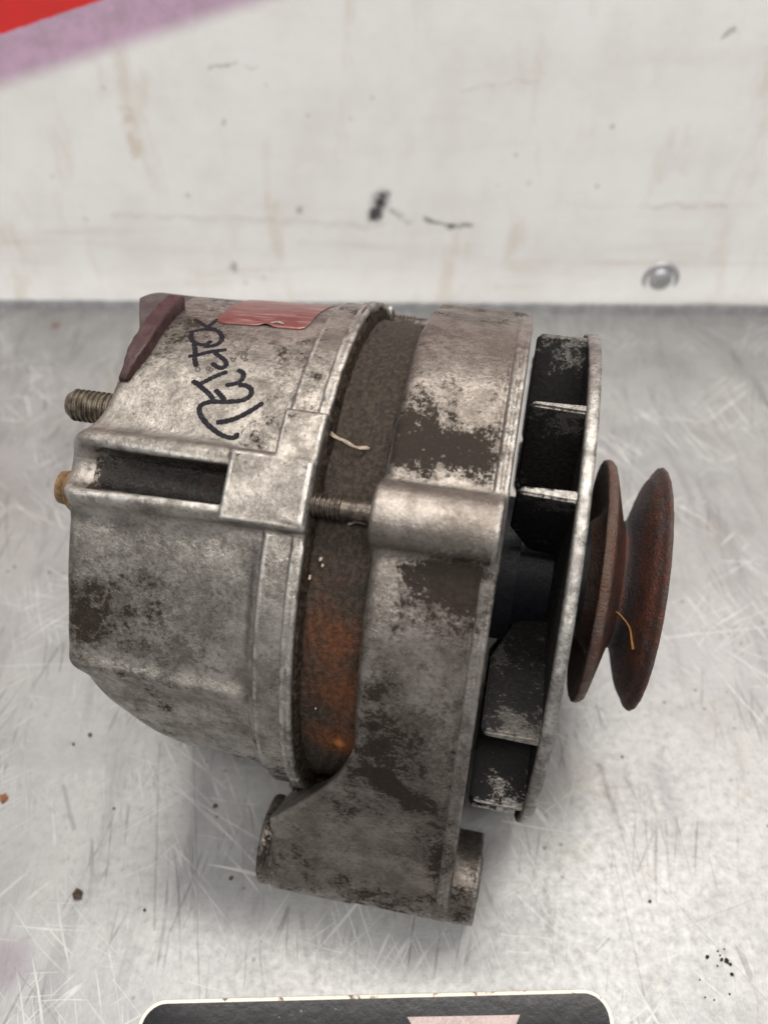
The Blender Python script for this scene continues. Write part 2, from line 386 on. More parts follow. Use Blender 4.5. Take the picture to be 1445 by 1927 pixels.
def rust_material(name, a, b, c, thr):
    n = NT(name); n1 = n.noise(140, 9, 0.72, 0.4); n2 = n.noise(1100, 5, 0.7); n3 = n.noise(60, 5, 0.6)
    col = n.mix(n.ramp(n1, 0.40, 0.62), a, b); col = n.mix(n.ramp(n2, 0.58, 0.76, 0, 0.8), col, c)
    col = n.mix(n.ramp(n3, thr, thr+0.1, 0, 0.7), col, (0.028, 0.026, 0.030))
    X = n.math('ADD', n.xyz()[0], n.math('MULTIPLY', n.math('SUBTRACT', n1, 0.5), 0.004))
    col = n.mix(n.math('MULTIPLY', n.ramp(n.math('ABSOLUTE', n.math('SUBTRACT', X, 0.0570)), 0.0008, 0.0019, 1, 0), 0.8), col, (0.030, 0.029, 0.033))
    col = n.mix(n.math('MULTIPLY', n.ramp(X, 0.0520, 0.0505), n.ramp(n1, 0.38, 0.6, 0.25, 0.8)), col, (0.13, 0.088, 0.068))
    col = n.mix(n.math('MULTIPLY', n.ramp(X, 0.0606, 0.0618), n.ramp(n1, 0.42, 0.62, 0.1, 0.7)), col, (0.085, 0.055, 0.050))
    n4 = n.noise(3000, 2, 0.6); col = n.mix(n.ramp(n4, 0.64, 0.74, 0, 0.5), col, (0.26, 0.16, 0.11))
    n.P(Base_Color=col, Roughness=n.ramp(n2, 0.3, 0.7, 0.32, 0.64), Metallic=0.3)
    n.P(Normal=n.bump(n.math('ADD', n.math('ADD', n2, n1), n.math('MULTIPLY', n4, 0.4)), 0.8, 0.0008)); return n.m
M['pulley'] = rust_material('rusted_pulley', (0.085, 0.029, 0.017), (0.038, 0.0185, 0.015), (0.20, 0.095, 0.058), 0.53)

def label_material():
    n = NT('faded_red_foil'); x = n.xyz()
    a = n.noise(90, 8, 0.7); st = n.noise(1.0, 6, 0.65, co=n.mapping(scale=(90, 700, 700)))
    col = n.mix(n.ramp(a, 0.35, 0.68), (0.14, 0.030, 0.026), (0.155, 0.068, 0.060))
    col = n.mix(n.ramp(st, 0.5, 0.72, 0, 0.7), col, (0.33, 0.235, 0.215))
    col = n.mix(n.ramp(n.noise(300, 6, 0.75), 0.60, 0.68, 0, 0.8), col, (0.10, 0.06, 0.05))
    n.P(Base_Color=col, Roughness=0.33, Metallic=0.35, Normal=n.bump(n.noise(400, 4, 0.6), 0.2, 0.0004)); return n.m
M['label'] = label_material(); M['foil'] = simple('bare_foil', (0.75, 0.73, 0.70), (0.5, 0.47, 0.44), 0.18, 1.0, 700, 0.5)

def sheet_material():
    n = NT('scratched_galvanised_sheet'); w = n.co
    big = n.noise(14, 6, 0.66); med = n.noise(40, 6, 0.65); fine = n.noise(420, 5, 0.7)
    streak = n.noise(1.0, 6, 0.66, 0.3, co=n.mapping(scale=(120, 12, 9), rot=(0, 0, 0.10), co=n.vec('ADD', w, n.vec('SCALE', n.noise(18, 3, 0.6, col=True), scale=0.012))))
    streak2 = n.noise(1.0, 5, 0.66, 0.6, co=n.mapping(scale=(60, 10, 7), rot=(0, 0, -0.2), co=n.vec('ADD', w, n.vec('SCALE', n.noise(14, 3, 0.6, col=True), scale=0.016))))
    brush = n.noise(1.0, 3, 0.6, co=n.mapping(scale=(25, 1800, 20), rot=(0, 0, 0.02)))
    light = None; dark = None
    bend = n.vec('ADD', w, n.vec('SCALE', n.noise(9, 2, 0.5, col=True), scale=0.022))
    masks = [n.ramp(n.noise(28+9*i, 3, 0.6, co=n.mapping(loc=(i, i, 0))), 0.46, 0.64) for i in range(3)]
    rnd = random.Random(3)
    for i, (ang, sx, sy, lo) in enumerate(((0.5, 8, 560, 0.69), (2.72, 9, 520, 0.69), (1.35, 6, 420, 0.66), (1.0, 9, 560, 0.68), (2.2, 10, 600, 0.69), (1.75, 7, 460, 0.66), (1.15, 16, 800, 0.63), (2.35, 16, 850, 0.63), (1.5, 18, 760, 0.61), (0.75, 22, 950, 0.63), (2.55, 20, 900, 0.63), (1.85, 20, 800, 0.61), (0.1, 22, 900, 0.66), (1.25, 26, 1100, 0.62))):
        s_ = n.noise(1.0, 2, 0.4, co=n.mapping(scale=(sx, sy, 1), loc=(3.1*i, 7.7*i, 0), co=n.mapping(rot=(0, 0, ang), co=bend)))
        k = n.math('MULTIPLY', n.ramp(s_, lo, lo+0.05), masks[i % 3])
        if i % 3 == 2: dark = k if dark is None else n.math('MAXIMUM', dark, k)
        else: light = k if light is None else n.math('MAXIMUM', light, k)
    tp = lambda x, y: tuple((on_table(x, y)*MM)[:2])
    wv = n.vec('ADD', w, n.vec('SCALE', n.vec('SUBTRACT', n.noise(45, 3, 0.6, col=True), (0.5, 0.5, 0.5)), scale=0.0022))
    for a, b, wd in (((945, 1545), (1330, 1613), 0.00022), ((1045, 1745), (1160, 1830), 0.00014), ((1200, 1820), (1275, 1797), 0.00026), ((945, 1690), (1025, 1650), 0.00012), ((1060, 1545), (1085, 1450), 0.0001),
                     ((1250, 1540), (1320, 1515), 0.00016), ((355, 1845), (430, 1868), 0.00014), ((560, 1768), (640, 1790), 0.00018), ((240, 1420), (300, 1440), 0.00012), ((960, 1790), (1040, 1798), 0.00016),
                     ((945, 1757), (1035, 1768), 0.0002), ((1330, 1500), (1445, 1560), 0.00016), ((1250, 1200), (1445, 1180), 0.00018), ((0, 1254), (130, 1250), 0.00016), ((450, 1830), (545, 1680), 0.0001)):
        light = n.math('MAXIMUM', light, n.math('MULTIPLY', n.seg(tp(*a), tp(*b), wd*0.4, wd*1.1, wv), 0.95))
    for a, b, wd in (((1150, 1590), (1215, 1890), 0.00022), ((1025, 1660), (1035, 1760), 0.0009), ((1215, 1640), (1440, 1880), 0.00014), ((1120, 1790), (1145, 1765), 0.0002), ((1125, 1440), (1170, 1560), 0.0008), ((300, 1400), (290, 1750), 0.0003),
                     ((365, 1400), (375, 1880), 0.00022), ((120, 1480), (140, 1560), 0.0006), ((30, 1820), (110, 1927), 0.00016), ((1200, 1640), (1235, 1560), 0.0004), ((1325, 1620), (1445, 1660), 0.0001), ((1250, 1760), (1420, 1690), 0.0001)):
        dark = n.math('MAXIMUM', dark, n.math('MULTIPLY', n.seg(tp(*a), tp(*b), wd*0.2, wd*1.4, wv), 0.7))
    # an arc scored into the sheet
    c = on_table(1440, 1740)*MM; dd = n.vec('DISTANCE', wv, (c[0], c[1], 0), out=1)
    arc = n.math('MULTIPLY', n.ramp(n.math('ABSOLUTE', n.math('SUBTRACT', dd, 0.0105)), 0.0001, 0.0003, 1, 0), n.ramp(med, 0.35, 0.45))
    arc = n.math('MULTIPLY', arc, n.ramp(n.xyz(wv)[0], c[0]-0.004, c[0]-0.001, 1, 0))
    light = n.math('MAXIMUM', light, arc)
    base = n.mix(n.ramp(big, 0.35, 0.68), (0.335, 0.333, 0.327), (0.285, 0.286, 0.289))
    base = n.mix(n.ramp(med, 0.42, 0.68, 0, 0.4), base, (0.195, 0.19, 0.188))
    base = n.mix(n.ramp(streak, 0.52, 0.70, 0, 0.5), base, (0.20, 0.195, 0.20))
    base = n.mix(n.ramp(streak2, 0.55, 0.72, 0, 0.42), base, (0.19, 0.188, 0.198))
    base = n.mix(n.ramp(n.noise(16, 7, 0.7, 0.5, co=n.mapping(loc=(4, 2, 0))), 0.52, 0.72, 0, 0.5), base, (0.27, 0.24, 0.19))
    base = n.mix(n.ramp(fine, 0.54, 0.70, 0, 0.5), base, (0.24, 0.225, 0.21))
    speck = n.math('MULTIPLY', n.ramp(n.vor(210), 0.10, 0.16, 1, 0), n.ramp(n.noise(33, 3, 0.6), 0.54, 0.62))
    base = n.mix(n.math('MULTIPLY', speck, 0.75), base, (0.09, 0.075, 0.065))
    base = n.mix(n.math('MULTIPLY', dark, 0.5), base, (0.10, 0.095, 0.10))
    base = n.mix(n.math('MULTIPLY', light, n.ramp(big, 0.35, 0.65, 0.25, 0.52)), base, (0.70, 0.69, 0.665))
    for q, rad, cc in (((105, 612), 0.0022, (0.20, 0.07, 0.035)), ((62, 637), 0.0014, (0.32, 0.24, 0.17)), ((10, 1815), 0.0062, (0.19, 0.15, 0.18))):
        pc = on_table(*q)*MM; dq = n.vec('DISTANCE', wv, (pc[0], pc[1], 0), out=1)
        base = n.mix(n.math('MULTIPLY', n.ramp(dq, rad*0.3, rad*1.6, 1, 0), 0.6), base, cc)
    rgh = n.math('ADD', n.ramp(fine, 0.3, 0.7, 0.46, 0.58), n.math('MULTIPLY', light, 0.16))
    n.P(Base_Color=base, Metallic=0.68, Roughness=rgh)
    h = n.math('ADD', n.math('ADD', n.math('MULTIPLY', fine, 0.35), n.math('MULTIPLY', brush, 0.12)), n.math('ADD', n.math('MULTIPLY', med, 0.5), n.math('MULTIPLY', streak, 0.5)))
    n.P(Normal=n.bump(h, 0.30, 0.0006)); return n.m
M['sheet'] = sheet_material()

def wall_material():
    n = NT('dirty_white_panel_paint'); x = n.xyz(); X, Z = x[0], x[2]
    flat = n.mapping(rot=(-math.pi/2, 0, 0))               # x stays, z becomes y
    fl = n.vec('ADD', flat, n.vec('SCALE', n.vec('SUBTRACT', n.noise(110, 5, 0.7, col=True), (0.5, 0.5, 0.5)), scale=0.010))
    base = n.mix(n.ramp(n.noise(24, 7, 0.68), 0.38, 0.70), (0.88, 0.862, 0.838), (0.80, 0.777, 0.742))
    st = n.noise(1.0, 5, 0.62, co=n.mapping(scale=(55, 55, 16)))
    base = n.mix(n.ramp(st, 0.54, 0.72, 0, 0.42), base, (0.62, 0.53, 0.42))
    hz = n.noise(1.0, 5, 0.62, co=n.mapping(scale=(10, 60, 110)))
    base = n.mix(n.math('MULTIPLY', n.ramp(hz, 0.50, 0.75, 0, 0.5), n.ramp(Z, 0.065, 0.025, 0.15, 1.0)), base, (0.54, 0.46, 0.36))
    sp = n.math('MULTIPLY', n.ramp(n.vor(75), 0.05, 0.13, 1, 0), n.ramp(n.noise(40, 3, 0.6), 0.5, 0.6))
    base = n.mix(n.math('MULTIPLY', sp, 0.5), base, (0.36, 0.33, 0.30))
    mk = n.noise(160, 5, 0.7)
    marks = [((-0.0038, 0.0470), (-0.0012, 0.0555), 0.0022, 0.0028, 1.0, (0.03, 0.03, 0.033)), ((0.0025, 0.050), (0.011, 0.0435), 0.0003, 0.0013, 0.55, (0.10, 0.10, 0.10)),
             ((0.0185, 0.0455), (0.029, 0.0415), 0.0002, 0.0012, 0.75, (0.06, 0.06, 0.06)), ((0.029, 0.0415), (0.038, 0.0418), 0.0006, 0.0014, 0.75, (0.06, 0.06, 0.06)),
             ((-0.0375, 0.049), (-0.037, 0.0505), 0.0004, 0.0016, 0.6, (0.2, 0.19, 0.18)), ((-0.070, 0.0195), (-0.0695, 0.0215), 0.0006, 0.0018, 0.7, (0.2, 0.19, 0.18)),
             ((-0.104, 0.075), (-0.104, 0.092), 0.0008, 0.0025, 0.5, (0.55, 0.43, 0.29)), ((-0.067, 0.1095), (-0.057, 0.1105), 0.0001, 0.0007, 0.55, (0.3, 0.29, 0.28)), ((-0.053, 0.110), (-0.049, 0.1105), 0.0001, 0.0006, 0.4, (0.3, 0.29, 0.28)),
             ((-0.066, 0.088), (-0.0655, 0.0895), 0.0002, 0.0010, 0.55, (0.3, 0.29, 0.28)), ((0.129, 0.121), (0.132, 0.124), 0.0002, 0.0010, 0.6, (0.22, 0.21, 0.2)), ((0.115, 0.052), (0.150, 0.0522), 0.0002, 0.0012, 0.4, (0.45, 0.39, 0.32)),
             ((0.03, 0.101), (0.06, 0.1045), 0.0001, 0.0008, 0.25, (0.45, 0.39, 0.32)), ((-0.12, 0.047), (0.0, 0.042), 0.0002, 0.0016, 0.3, (0.5, 0.46, 0.40))]
    for a, b, w, so, k, c in marks: base = n.mix(n.math('MULTIPLY', n.seg(a, b, w*0.4, so*1.5, fl), n.math('MULTIPLY', k, n.ramp(mk, 0.34, 0.56, 0.15, 1.0))), base, c)
    lin = n.math('SUBTRACT', Z, n.math('ADD', 0.1213, n.math('MULTIPLY', n.math('ADD', X, 0.1455), 0.288)))
    lin = n.math('ADD', lin, n.math('MULTIPLY', n.math('SUBTRACT', n.noise(300, 3, 0.6), 0.5), 0.0012))
    pn = n.noise(120, 6, 0.7)
    base = n.mix(n.math('MULTIPLY', n.math('MULTIPLY', n.ramp(lin, -0.0215, -0.0125), 0.9), n.ramp(lin, 0.046, 0.055, 1, 0)), base, n.mix(n.ramp(pn, 0.36, 0.66), (0.56, 0.34, 0.50), (0.42, 0.27, 0.37)))
    base = n.mix(n.math('MULTIPLY', n.ramp(lin, -0.0004, 0.0004), n.ramp(lin, 0.034, 0.036, 1, 0)), base, n.mix(n.ramp(pn, 0.4, 0.7), (0.70, 0.025, 0.022), (0.62, 0.03, 0.024)))
    n.P(Base_Color=base, Roughness=0.42, Metallic=0.0)
    n.P(Normal=n.bump(n.math('ADD', n.noise(70, 5, 0.6), n.math('MULTIPLY', n.noise(500, 3, 0.6), 0.25)), 0.22, 0.0012)); return n.m
M['wall'] = wall_material()
M['galv'] = simple('galvanised_angle', (0.55, 0.55, 0.56), (0.40, 0.40, 0.41), 0.35, 0.8, 120, 0.2)
def plate_material():
    n = NT('worn_black_enamel'); a = n.noise(30, 6, 0.7); sc = n.noise(1.0, 2, 0.4, co=n.mapping(scale=(9, 500, 1), rot=(0, 0, 1.2)))
    col = n.mix(n.ramp(a, 0.4, 0.7), (0.011, 0.011, 0.013), (0.018, 0.0175, 0.019))
    col = n.mix(n.ramp(sc, 0.68, 0.74, 0, 0.5), col, (0.12, 0.12, 0.12)); col = n.mix(n.ramp(n.vor(260), 0.04, 0.09, 0.6, 0), col, (0.25, 0.24, 0.22))
    n.P(Base_Color=col, Specular_IOR_Level=0.13, Roughness=0.14, Normal=n.bump(n.noise(300, 3, 0.6), 0.06, 0.0004)); return n.m
M['plate'] = plate_material()
def rim_material():
    n = NT('chipped_cream_rim'); a = n.noise(260, 7, 0.72)
    n.P(Base_Color=n.mix(n.ramp(a, 0.57, 0.63), (0.74, 0.68, 0.56), (0.16, 0.10, 0.06)), Roughness=0.45, Normal=n.bump(a, 0.4, 0.0004)); return n.m
M['rim'] = rim_material(); M['emblem'] = simple('faded_pinkish_print', (0.38, 0.29, 0.27), (0.30, 0.235, 0.22), 0.4, 0, 400, 0.1)

# ------------------------------------------------------------------ the bench sheet
def grid_sheet(name, x0, x1, y0, y1, n, t):
    bm = bmesh.new(); bmesh.ops.create_cube(bm, size=1)
    for v in bm.verts:
        v.co.x = x0 if v.co.x < 0 else x1; v.co.y = y0 if v.co.y < 0 else y1; v.co.z = -t if v.co.z < 0 else 0
    me = bpy.data.meshes.new(name); bm.to_mesh(me); bm.free(); return me
sheet = link('metal_bench_top', grid_sheet('metal_bench_top', -0.75, 0.75, -0.30, 0.40, 1, 0.02), M['sheet'], smooth=False); sheet['kind'] = 'structure'

# ------------------------------------------------------------------ white panel behind
prof = [(0, 420), (0, 60), (0, 34), (0.05, 27), (-0.1, 21), (-0.45, 16), (-0.95, 11.5), (-1.5, 7.5), (-1.85, 4.4), (-1.8, 2.9), (-1.4, 2.3), (-0.8, 2.0), (0, 1.9), (6, 1.9), (6, 420)]
prof = [prof[0]]+[tuple(p) for p in spline(prof[1:12], 60)]+prof[12:]
V = []; F = []; m = len(prof); xs = np.linspace(-500, 500, 60)
for x in xs:
    for (py, pz) in prof: V.append((x, py+(0.25*math.sin(x/37)*math.exp(-pz/40)), pz+0.12*math.sin(x/23+1)*(pz < 30)))
for i in range(len(xs)-1):
    for k in range(m): F.append((i*m+k, i*m+(k+1) % m, (i+1)*m+(k+1) % m, (i+1)*m+k))
F.append(list(range(m))[::-1]); F.append([(len(xs)-1)*m+k for k in range(m)])
me = from_np('wall', V, F); recalc(me); auto_smooth(me, 40)
wall = link('wall', me, M['wall'], smooth=False); wall['kind'] = 'structure'
wall.location = (0, 0.3585, 0.0012); wall.rotation_euler = (0, -0.0025, -0.012)
riv_prof = rounded([(0.0, 8.8), (-0.7, 8.4), (-0.9, 7.2), (-0.2, 6.2), (-0.1, 5.4), (-1.2, 5.0), (-1.9, 3.8), (-2.2, 1.8), (-2.2, 0.05)], 2)
me = lathe('rivet', riv_prof, 48, close=False)
me.transform(__import__('mathutils').Matrix.Rotation(math.radians(90), 4, 'Z'))
riv = link('rivet', me, M['galv'], wall, smooth=False); riv.location = (0.1288, -0.0002, 0.0152)
ang = link('metal_angle', grid_sheet('metal_angle', -0.6, 0.6, 0, 0.012, 1, 0.0042), M['galv'], smooth=False)
ang.location = (0, 0.3555, 0.0043); ang.rotation_euler = (0, 0, -0.012)
ang['label'] = 'thin grey galvanised strip running under the lower edge of the white panel'; ang['category'] = 'metal strip'

# ------------------------------------------------------------------ the alternator
alt = bpy.data.objects.new('alternator', None); COL.objects.link(alt); alt.empty_display_size = 0.02
alt['label'] = 'used car alternator with grimy cast aluminium housings, cooling fan and rusty pulley'; alt['category'] = 'alternator'
alt.location = tuple(ORI*MM); alt.rotation_euler = (0, 0, -PSI)
def wear_attr(me, V, fn, dep=1.3):
    e = 0.05; x, y, z = V.T; f0 = fn(x, y, z); g = np.stack([fn(x+e, y, z)-f0, fn(x, y+e, z)-f0, fn(x, y, z+e)-f0], 1)
    g /= np.linalg.norm(g, axis=1)[:, None]+1e-9; q = V-g*dep
    add_attr(me, 'wear', np.clip((fn(*q.T)-f0+dep*0.93)/(dep*0.30), 0, 1))
def grime_attr(me, V, spots, R, extra=None):
    g = np.zeros(len(V))
    for (x, y, rad, k) in spots:
        c = on_cyl(x, y, R); g += k*np.exp(-((V-c)**2).sum(1)/(rad*rad))
    if extra is not None: g += extra
    add_attr(me, 'grime', g)
H = 0.48
V, Q = surface_nets(rear_sdf, (-74, -70, -70), (-12, 70, 70), H)
me = np_mesh('rear_housing', V, Q)
u, v = boss_uv(V[:, 1], V[:, 2], PB)
inch = ((np.abs(u) < 4.6) & (v < 64.3) & (v > 40) & (V[:, 0] < -31) & (V[:, 0] > -62))
grime_attr(me, V, [(145, 1120, 6, .42), (165, 1180, 6, .3), (200, 1130, 5, .2), (245, 1115, 6, .3), (275, 1155, 5, .36), (290, 1100, 5, .24), (500, 830, 6, .26), (470, 840, 4, .2), (560, 1045, 4, .35), (480, 1010, 7, .14),
    (270, 640, 9, .26), (300, 600, 9, .26), (640, 600, 10, .12), (700, 575, 6, .2), (590, 700, 4, .12), (440, 1440, 8, .2), (540, 1460, 8, .2), (370, 740, 22, -.16), (480, 900, 8, -.28), (545, 900, 8, -.28), (300, 1030, 14, -.2), (420, 1090, 16, -.13),
    (380, 1260, 22, -.1), (300, 950, 8, -.25), (420, 975, 8, -.25), (220, 830, 8, -.25), (330, 845, 7, -.22), (520, 1200, 8, -.18), (510, 1330, 8, -.15), (520, 1080, 5, -.15)], 62, np.where(inch, 0.6, 0.0)+0.3*np.exp(-((V[:, 0]+13.0)/0.7)**2))
wear_attr(me, V, rear_sdf); rear = link('rear_housing', me, M['rear'], alt); rear['label'] = 'silver-grey rear casting with slotted bolt boss'
V, Q = surface_nets(front_sdf, (-28, -78, -69), (34.5, 73, 74), H)
me = np_mesh('front_housing', V, Q)
grime_attr(me, V, [(770, 1072, 4, .4), (810, 1080, 6, .45), (850, 1085, 6, .45), (880, 1095, 6, .45), (905, 1110, 6, .45), (890, 1170, 4, .22), (880, 1260, 3, .2), (870, 1340, 3, .2), (715, 1300, 4, .24), (690, 1325, 3.5, .26), (700, 1375, 3, .18), (705, 1425, 4, .24), (672, 1455, 4.5, .26), (725, 1475, 5, .28), (775, 1500, 5, .28), (795, 1455, 3, .16),
    (860, 1490, 3, .2), (850, 1560, 4, .28), (825, 1590, 7, .2), (800, 1650, 6, .2), (835, 1680, 5, .2), (895, 1600, 8, .3), (575, 1605, 3, .25), (665, 1595, 4, .3), (545, 1580, 3, .2), (760, 865, 8, .3), (820, 875, 8, .32), (880, 880, 8, .3), (850, 830, 8, .15), (780, 730, 6, .2), (800, 780, 5, .2), (750, 800, 5, .14), (975, 740, 4, .2), (940, 800, 4, .16), (915, 850, 5, .2),
    (725, 1075, 5, -.3), (705, 1120, 4, -.25), (800, 1170, 9, -.1), (690, 1230, 5, -.25), (675, 1330, 4, -.25), (520, 1590, 7, -.2), (600, 1550, 10, -.2), (890, 1700, 6, .1), (700, 1560, 8, -.1), (640, 1650, 12, -.16), (760, 1600, 6, -.1), (880, 650, 22, -.22), (960, 640, 12, -.15), (860, 955, 9, -.3), (760, 955, 9, -.3), (720, 985, 9, -.3), (900, 995, 9, -.3), (810, 990, 9, -.3), (820, 1330, 8, -.12), (840, 1400, 6, -.12), (790, 1240, 8, -.1)], 66,
    np.where((V[:, 0] > 24.9) & (np.hypot(V[:, 1], V[:, 2]) < 64), 0.5, 0)-0.05*np.exp(-((V[:, 0]-24)/1.0)**2))
wear_attr(me, V, front_sdf); front = link('front_housing', me, M['front'], alt); front['label'] = 'mottled grey front casting with pivot lug'

nz = lambda s, t: 0.16*math.sin(9*t+s)+0.12*math.sin(23*t+2*s)+0.1*math.sin(41*t-3*s)
prof = [(-17, 40), (-17, 60)]+[(s, 60.2+0.06*((i % 2)*2-1)) for i, s in enumerate(np.linspace(-15, 3, 46))]+[(6, 60), (6, 40)]
me = lathe('stator_core', prof, 300, nz)
cv = np.array([v.co[:] for v in me.vertices])/MM; ru = np.zeros(len(cv))
for x, y, rad, k in ((620, 1340, 12, .42), (600, 1240, 12, .34), (640, 1400, 6, .7), (638, 1400, 1.8, .7), (600, 1150, 11, .3), (650, 1200, 6, .35), (620, 1100, 5, .22), (570, 1380, 6, .25), (655, 1300, 5, .4), (610, 1050, 3, .25)):
    ru += k*np.exp(-((cv-on_cyl(x, y, 60.2))**2).sum(1)/(rad*rad))
add_attr(me, 'rust', ru); core = link('stator_core', me, M['core'], alt, smooth=False); core['label'] = 'blackened laminated core ring with orange rust low down'
# crust of dirt packed against the rear casting
bp = [(-13.9+0.0, 59.5), (-14.0, 62.4), (-13.2, 62.9), (-12.9, 61.6), (-12.6, 60.2), (-12.6, 59.5)]
def lump(s, t): return (s > -13.9)*(0.22*math.sin(23*t+s)+0.18*math.sin(57*t+3)+0.15*math.sin(143*t-s)+random.uniform(-.45, .35))
link('dirt_crust', lathe('dirt_crust', rounded(bp, 1), 420, lump), M['black'], alt, smooth=False)

# oily sludge lying in the slot of the bolt boss
ct, st_ = math.cos(math.radians(PB)), math.sin(math.radians(PB))
V = []; F = []; nu, ns = 13, 40
for i in range(ns):
    s = -59+27.2*i/(ns-1)
    for j in range(nu):
        uu = -3.9+7.8*j/(nu-1); fl = 61.6+3.4*float(sstep(-48, -66, s)); wd = 4.2+0.8*float(sstep(-52, -68, s))
        vv = 57.6+math.sqrt(max(4.2**2-uu*uu, 0.3))+0.08*math.sin(1.3*s+uu)+0.06*math.sin(2.9*s-1.7*uu)+2.2*float(sstep(-50, -62, s))
        V.append((s, -st_*uu+ct*vv, ct*uu+st_*vv))
for i in range(ns-1):
    for j in range(nu-1): F.append((i*nu+j, i*nu+j+1, (i+1)*nu+j+1, (i+1)*nu+j))
me = from_np('oil_sludge', V, F); recalc(me); link('oil_sludge', me, oil_material(), rear)

# threads
def threaded(s0, s1, r, pitch, depth, t0, t1, cham=1.0):
    p = [(s0, 0.05), (s0, r-cham*0.8), (s0+cham*(1 if s1 > s0 else -1), r-0.1)]
    sg = 1 if s1 > s0 else -1; s = s0+cham*sg
    while (s-t1)*sg < 0:
        p += [(s+pitch*0.15*sg, r), (s+pitch*0.35*sg, r), (s+pitch*0.6*sg, r-depth), (s+pitch*0.8*sg, r-depth)]; s += pitch*sg
    p += [(s1, r-0.1), (s1, 0.05)]; return p
def pol(phi, R): t = math.radians(phi); return (R*math.cos(t), R*math.sin(t))
bolt = link('through_bolt', lathe('through_bolt', threaded(-20, 3, 2.5, 1.0, 0.5, 0, -7.6), 40, close=False, center=pol(123.2, 64.0)), M['bolt'], alt, smooth=False)
for k in (1, 2, 3):
    o = bpy.data.objects.new('through_bolt', bolt.data); COL.objects.link(o); o.parent = alt; o.rotation_euler = (math.radians(-90*k), 0, 0)
link('terminal_stud', lathe('terminal_stud', threaded(-78.2, -60, 3.8, 1.25, 0.42, 0, -61, 1.5), 48, close=False, center=pol(102.3, 49.5)), M['steel'], alt, smooth=False)
c = pol(126.3, 55.2)
link('brass_terminal', lathe('brass_terminal', [(-64, .05), (-64, 5.0), (-67.6, 5.0), (-68.2, 4.6), (-69.0, 3.9), (-70.9, 3.6), (-71.2, 3.0), (-71.2, .05)], 6*6, close=False, center=c), M['brass'], alt, smooth=False)
link('rear_cap', lathe('rear_cap', rounded([(-60, .05), (-60, 11), (-66.5, 11), (-67.6, 9), (-68, .05)], 1), 40, close=False, center=pol(150, 45)), M['black'], alt, smooth=False)
# maroon bakelite cover over the brush gear
lin = lambda xs_, ys_: (lambda p: float(np.interp(p, xs_, ys_)))
me = arc_band('regulator_cover', np.linspace(36, 90, 28), lin([36, 68, 90], [-73.5, -72.6, -62.5]), lambda p: -59.5, 52, 60.6, 6); bevel_mesh(me, 0.5)
cov = link('regulator_cover', me, M['bakedark'], alt, smooth=False); cov['label'] = 'dark brown moulded plastic cover'
me = arc_band('cover_rim', np.linspace(73, 102, 30), lambda p: float(np.interp(p, [50, 96, 99, 102], [-62.6, -62.4, -62.0, -62.6]))+0.12*math.sin(p*1.9), lambda p: float(np.interp(p, [50, 94, 98, 102], [-58.2, -58.4, -59.3, -60.4]))+0.10*math.sin(p*2.7), 57, lambda p: float(np.interp(p, [50, 96, 100, 102], [63.9, 63.9, 63.0, 61.6]))+0.1*math.sin(1.3*p), 6); bevel_mesh(me, 0.45)
link('cover_rim', me, M['bakelite'], cov, smooth=False)

# things lying on the rear casting's skin
def on_rear(p, off):
    p = np.atleast_2d(np.array(p, float))
    for _ in range(4):
        e = 0.05; f0 = rear_sdf(*p.T); g = np.stack([rear_sdf(*(p+e*np.eye(3)[i]).T)-f0 for i in range(3)], 1)/e
        p = p-g*((f0-off)/np.maximum((g*g).sum(1), .3))[:, None]
    return p, g/np.linalg.norm(g, axis=1)[:, None]
def ribbon(name, pix, width, off, mat, parent, n=40, taper=True):
    pts = spline([on_cyl(x, y, 61.6) for x, y in pix], n); m = len(pts); F = []; W = 5
    t = np.roll(pts, -1, 0)-np.roll(pts, 1, 0); t[0] = pts[1]-pts[0]; t[-1] = pts[-1]-pts[-2]; t /= np.linalg.norm(t, axis=1)[:, None]
    q, nn = on_rear(pts, off); sd = np.cross(t, nn); sd /= np.linalg.norm(sd, axis=1)[:, None]
    i = np.arange(m); f = np.minimum(i, m-1-i)/2.0; w = width*(np.sqrt(np.minimum(1, 0.35+f*0.5)) if taper else 1)*(1+0.10*np.sin(i*0.9+len(pix)))
    V = (q[:, None, :]+sd[:, None, :]*w[:, None, None]*(np.arange(W)/(W-1)-0.5)[None, :, None]).reshape(-1, 3); V = on_rear(V, off)[0]
    for i in range(m-1):
        for j in range(W-1): F.append((i*W+j, i*W+j+1, (i+1)*W+j+1, (i+1)*W+j))
    me = from_np(name, V, F); recalc(me); return link(name, me, mat, parent)
cr = lambda L: [(220+a/3.141, 540+b/3.141) for a, b in L]
INK = [[(460, 175), (500, 205), (548, 232), (588, 240)], [(600, 178), (570, 200), (540, 224), (522, 240)], [(425, 260), (470, 246), (530, 240), (588, 248), (614, 272), (620, 300), (600, 326), (560, 340), (510, 342)],
    [(442, 262), (437, 290), (455, 315), (490, 330), (530, 328), (556, 308)], [(455, 318), (462, 370), (460, 420), (470, 466)], [(420, 402), (470, 395), (540, 378), (600, 370), (648, 367)],
    [(575, 382), (600, 400), (638, 432), (646, 458), (625, 476), (595, 470), (560, 444)], [(445, 548), (480, 570), (520, 555), (570, 530), (620, 510), (655, 500)], [(458, 552), (500, 590), (540, 625), (572, 664)],
    [(712, 492), (742, 506), (750, 530), (730, 560), (690, 575), (640, 580)], [(580, 605), (610, 635), (640, 672)],
    [(718, 582), (762, 586), (795, 610), (795, 640), (770, 665), (720, 678), (640, 680), (560, 678), (510, 690), (488, 715), (495, 755), (530, 805), (580, 850), (630, 885), (680, 897), (710, 885), (706, 866)],
    [(870, 692), (800, 735), (720, 775), (650, 795), (588, 803)]]
for L in INK: ribbon('marker_stroke', cr(L), 1.2, 0.06, M['ink'], rear, 12*len(L))
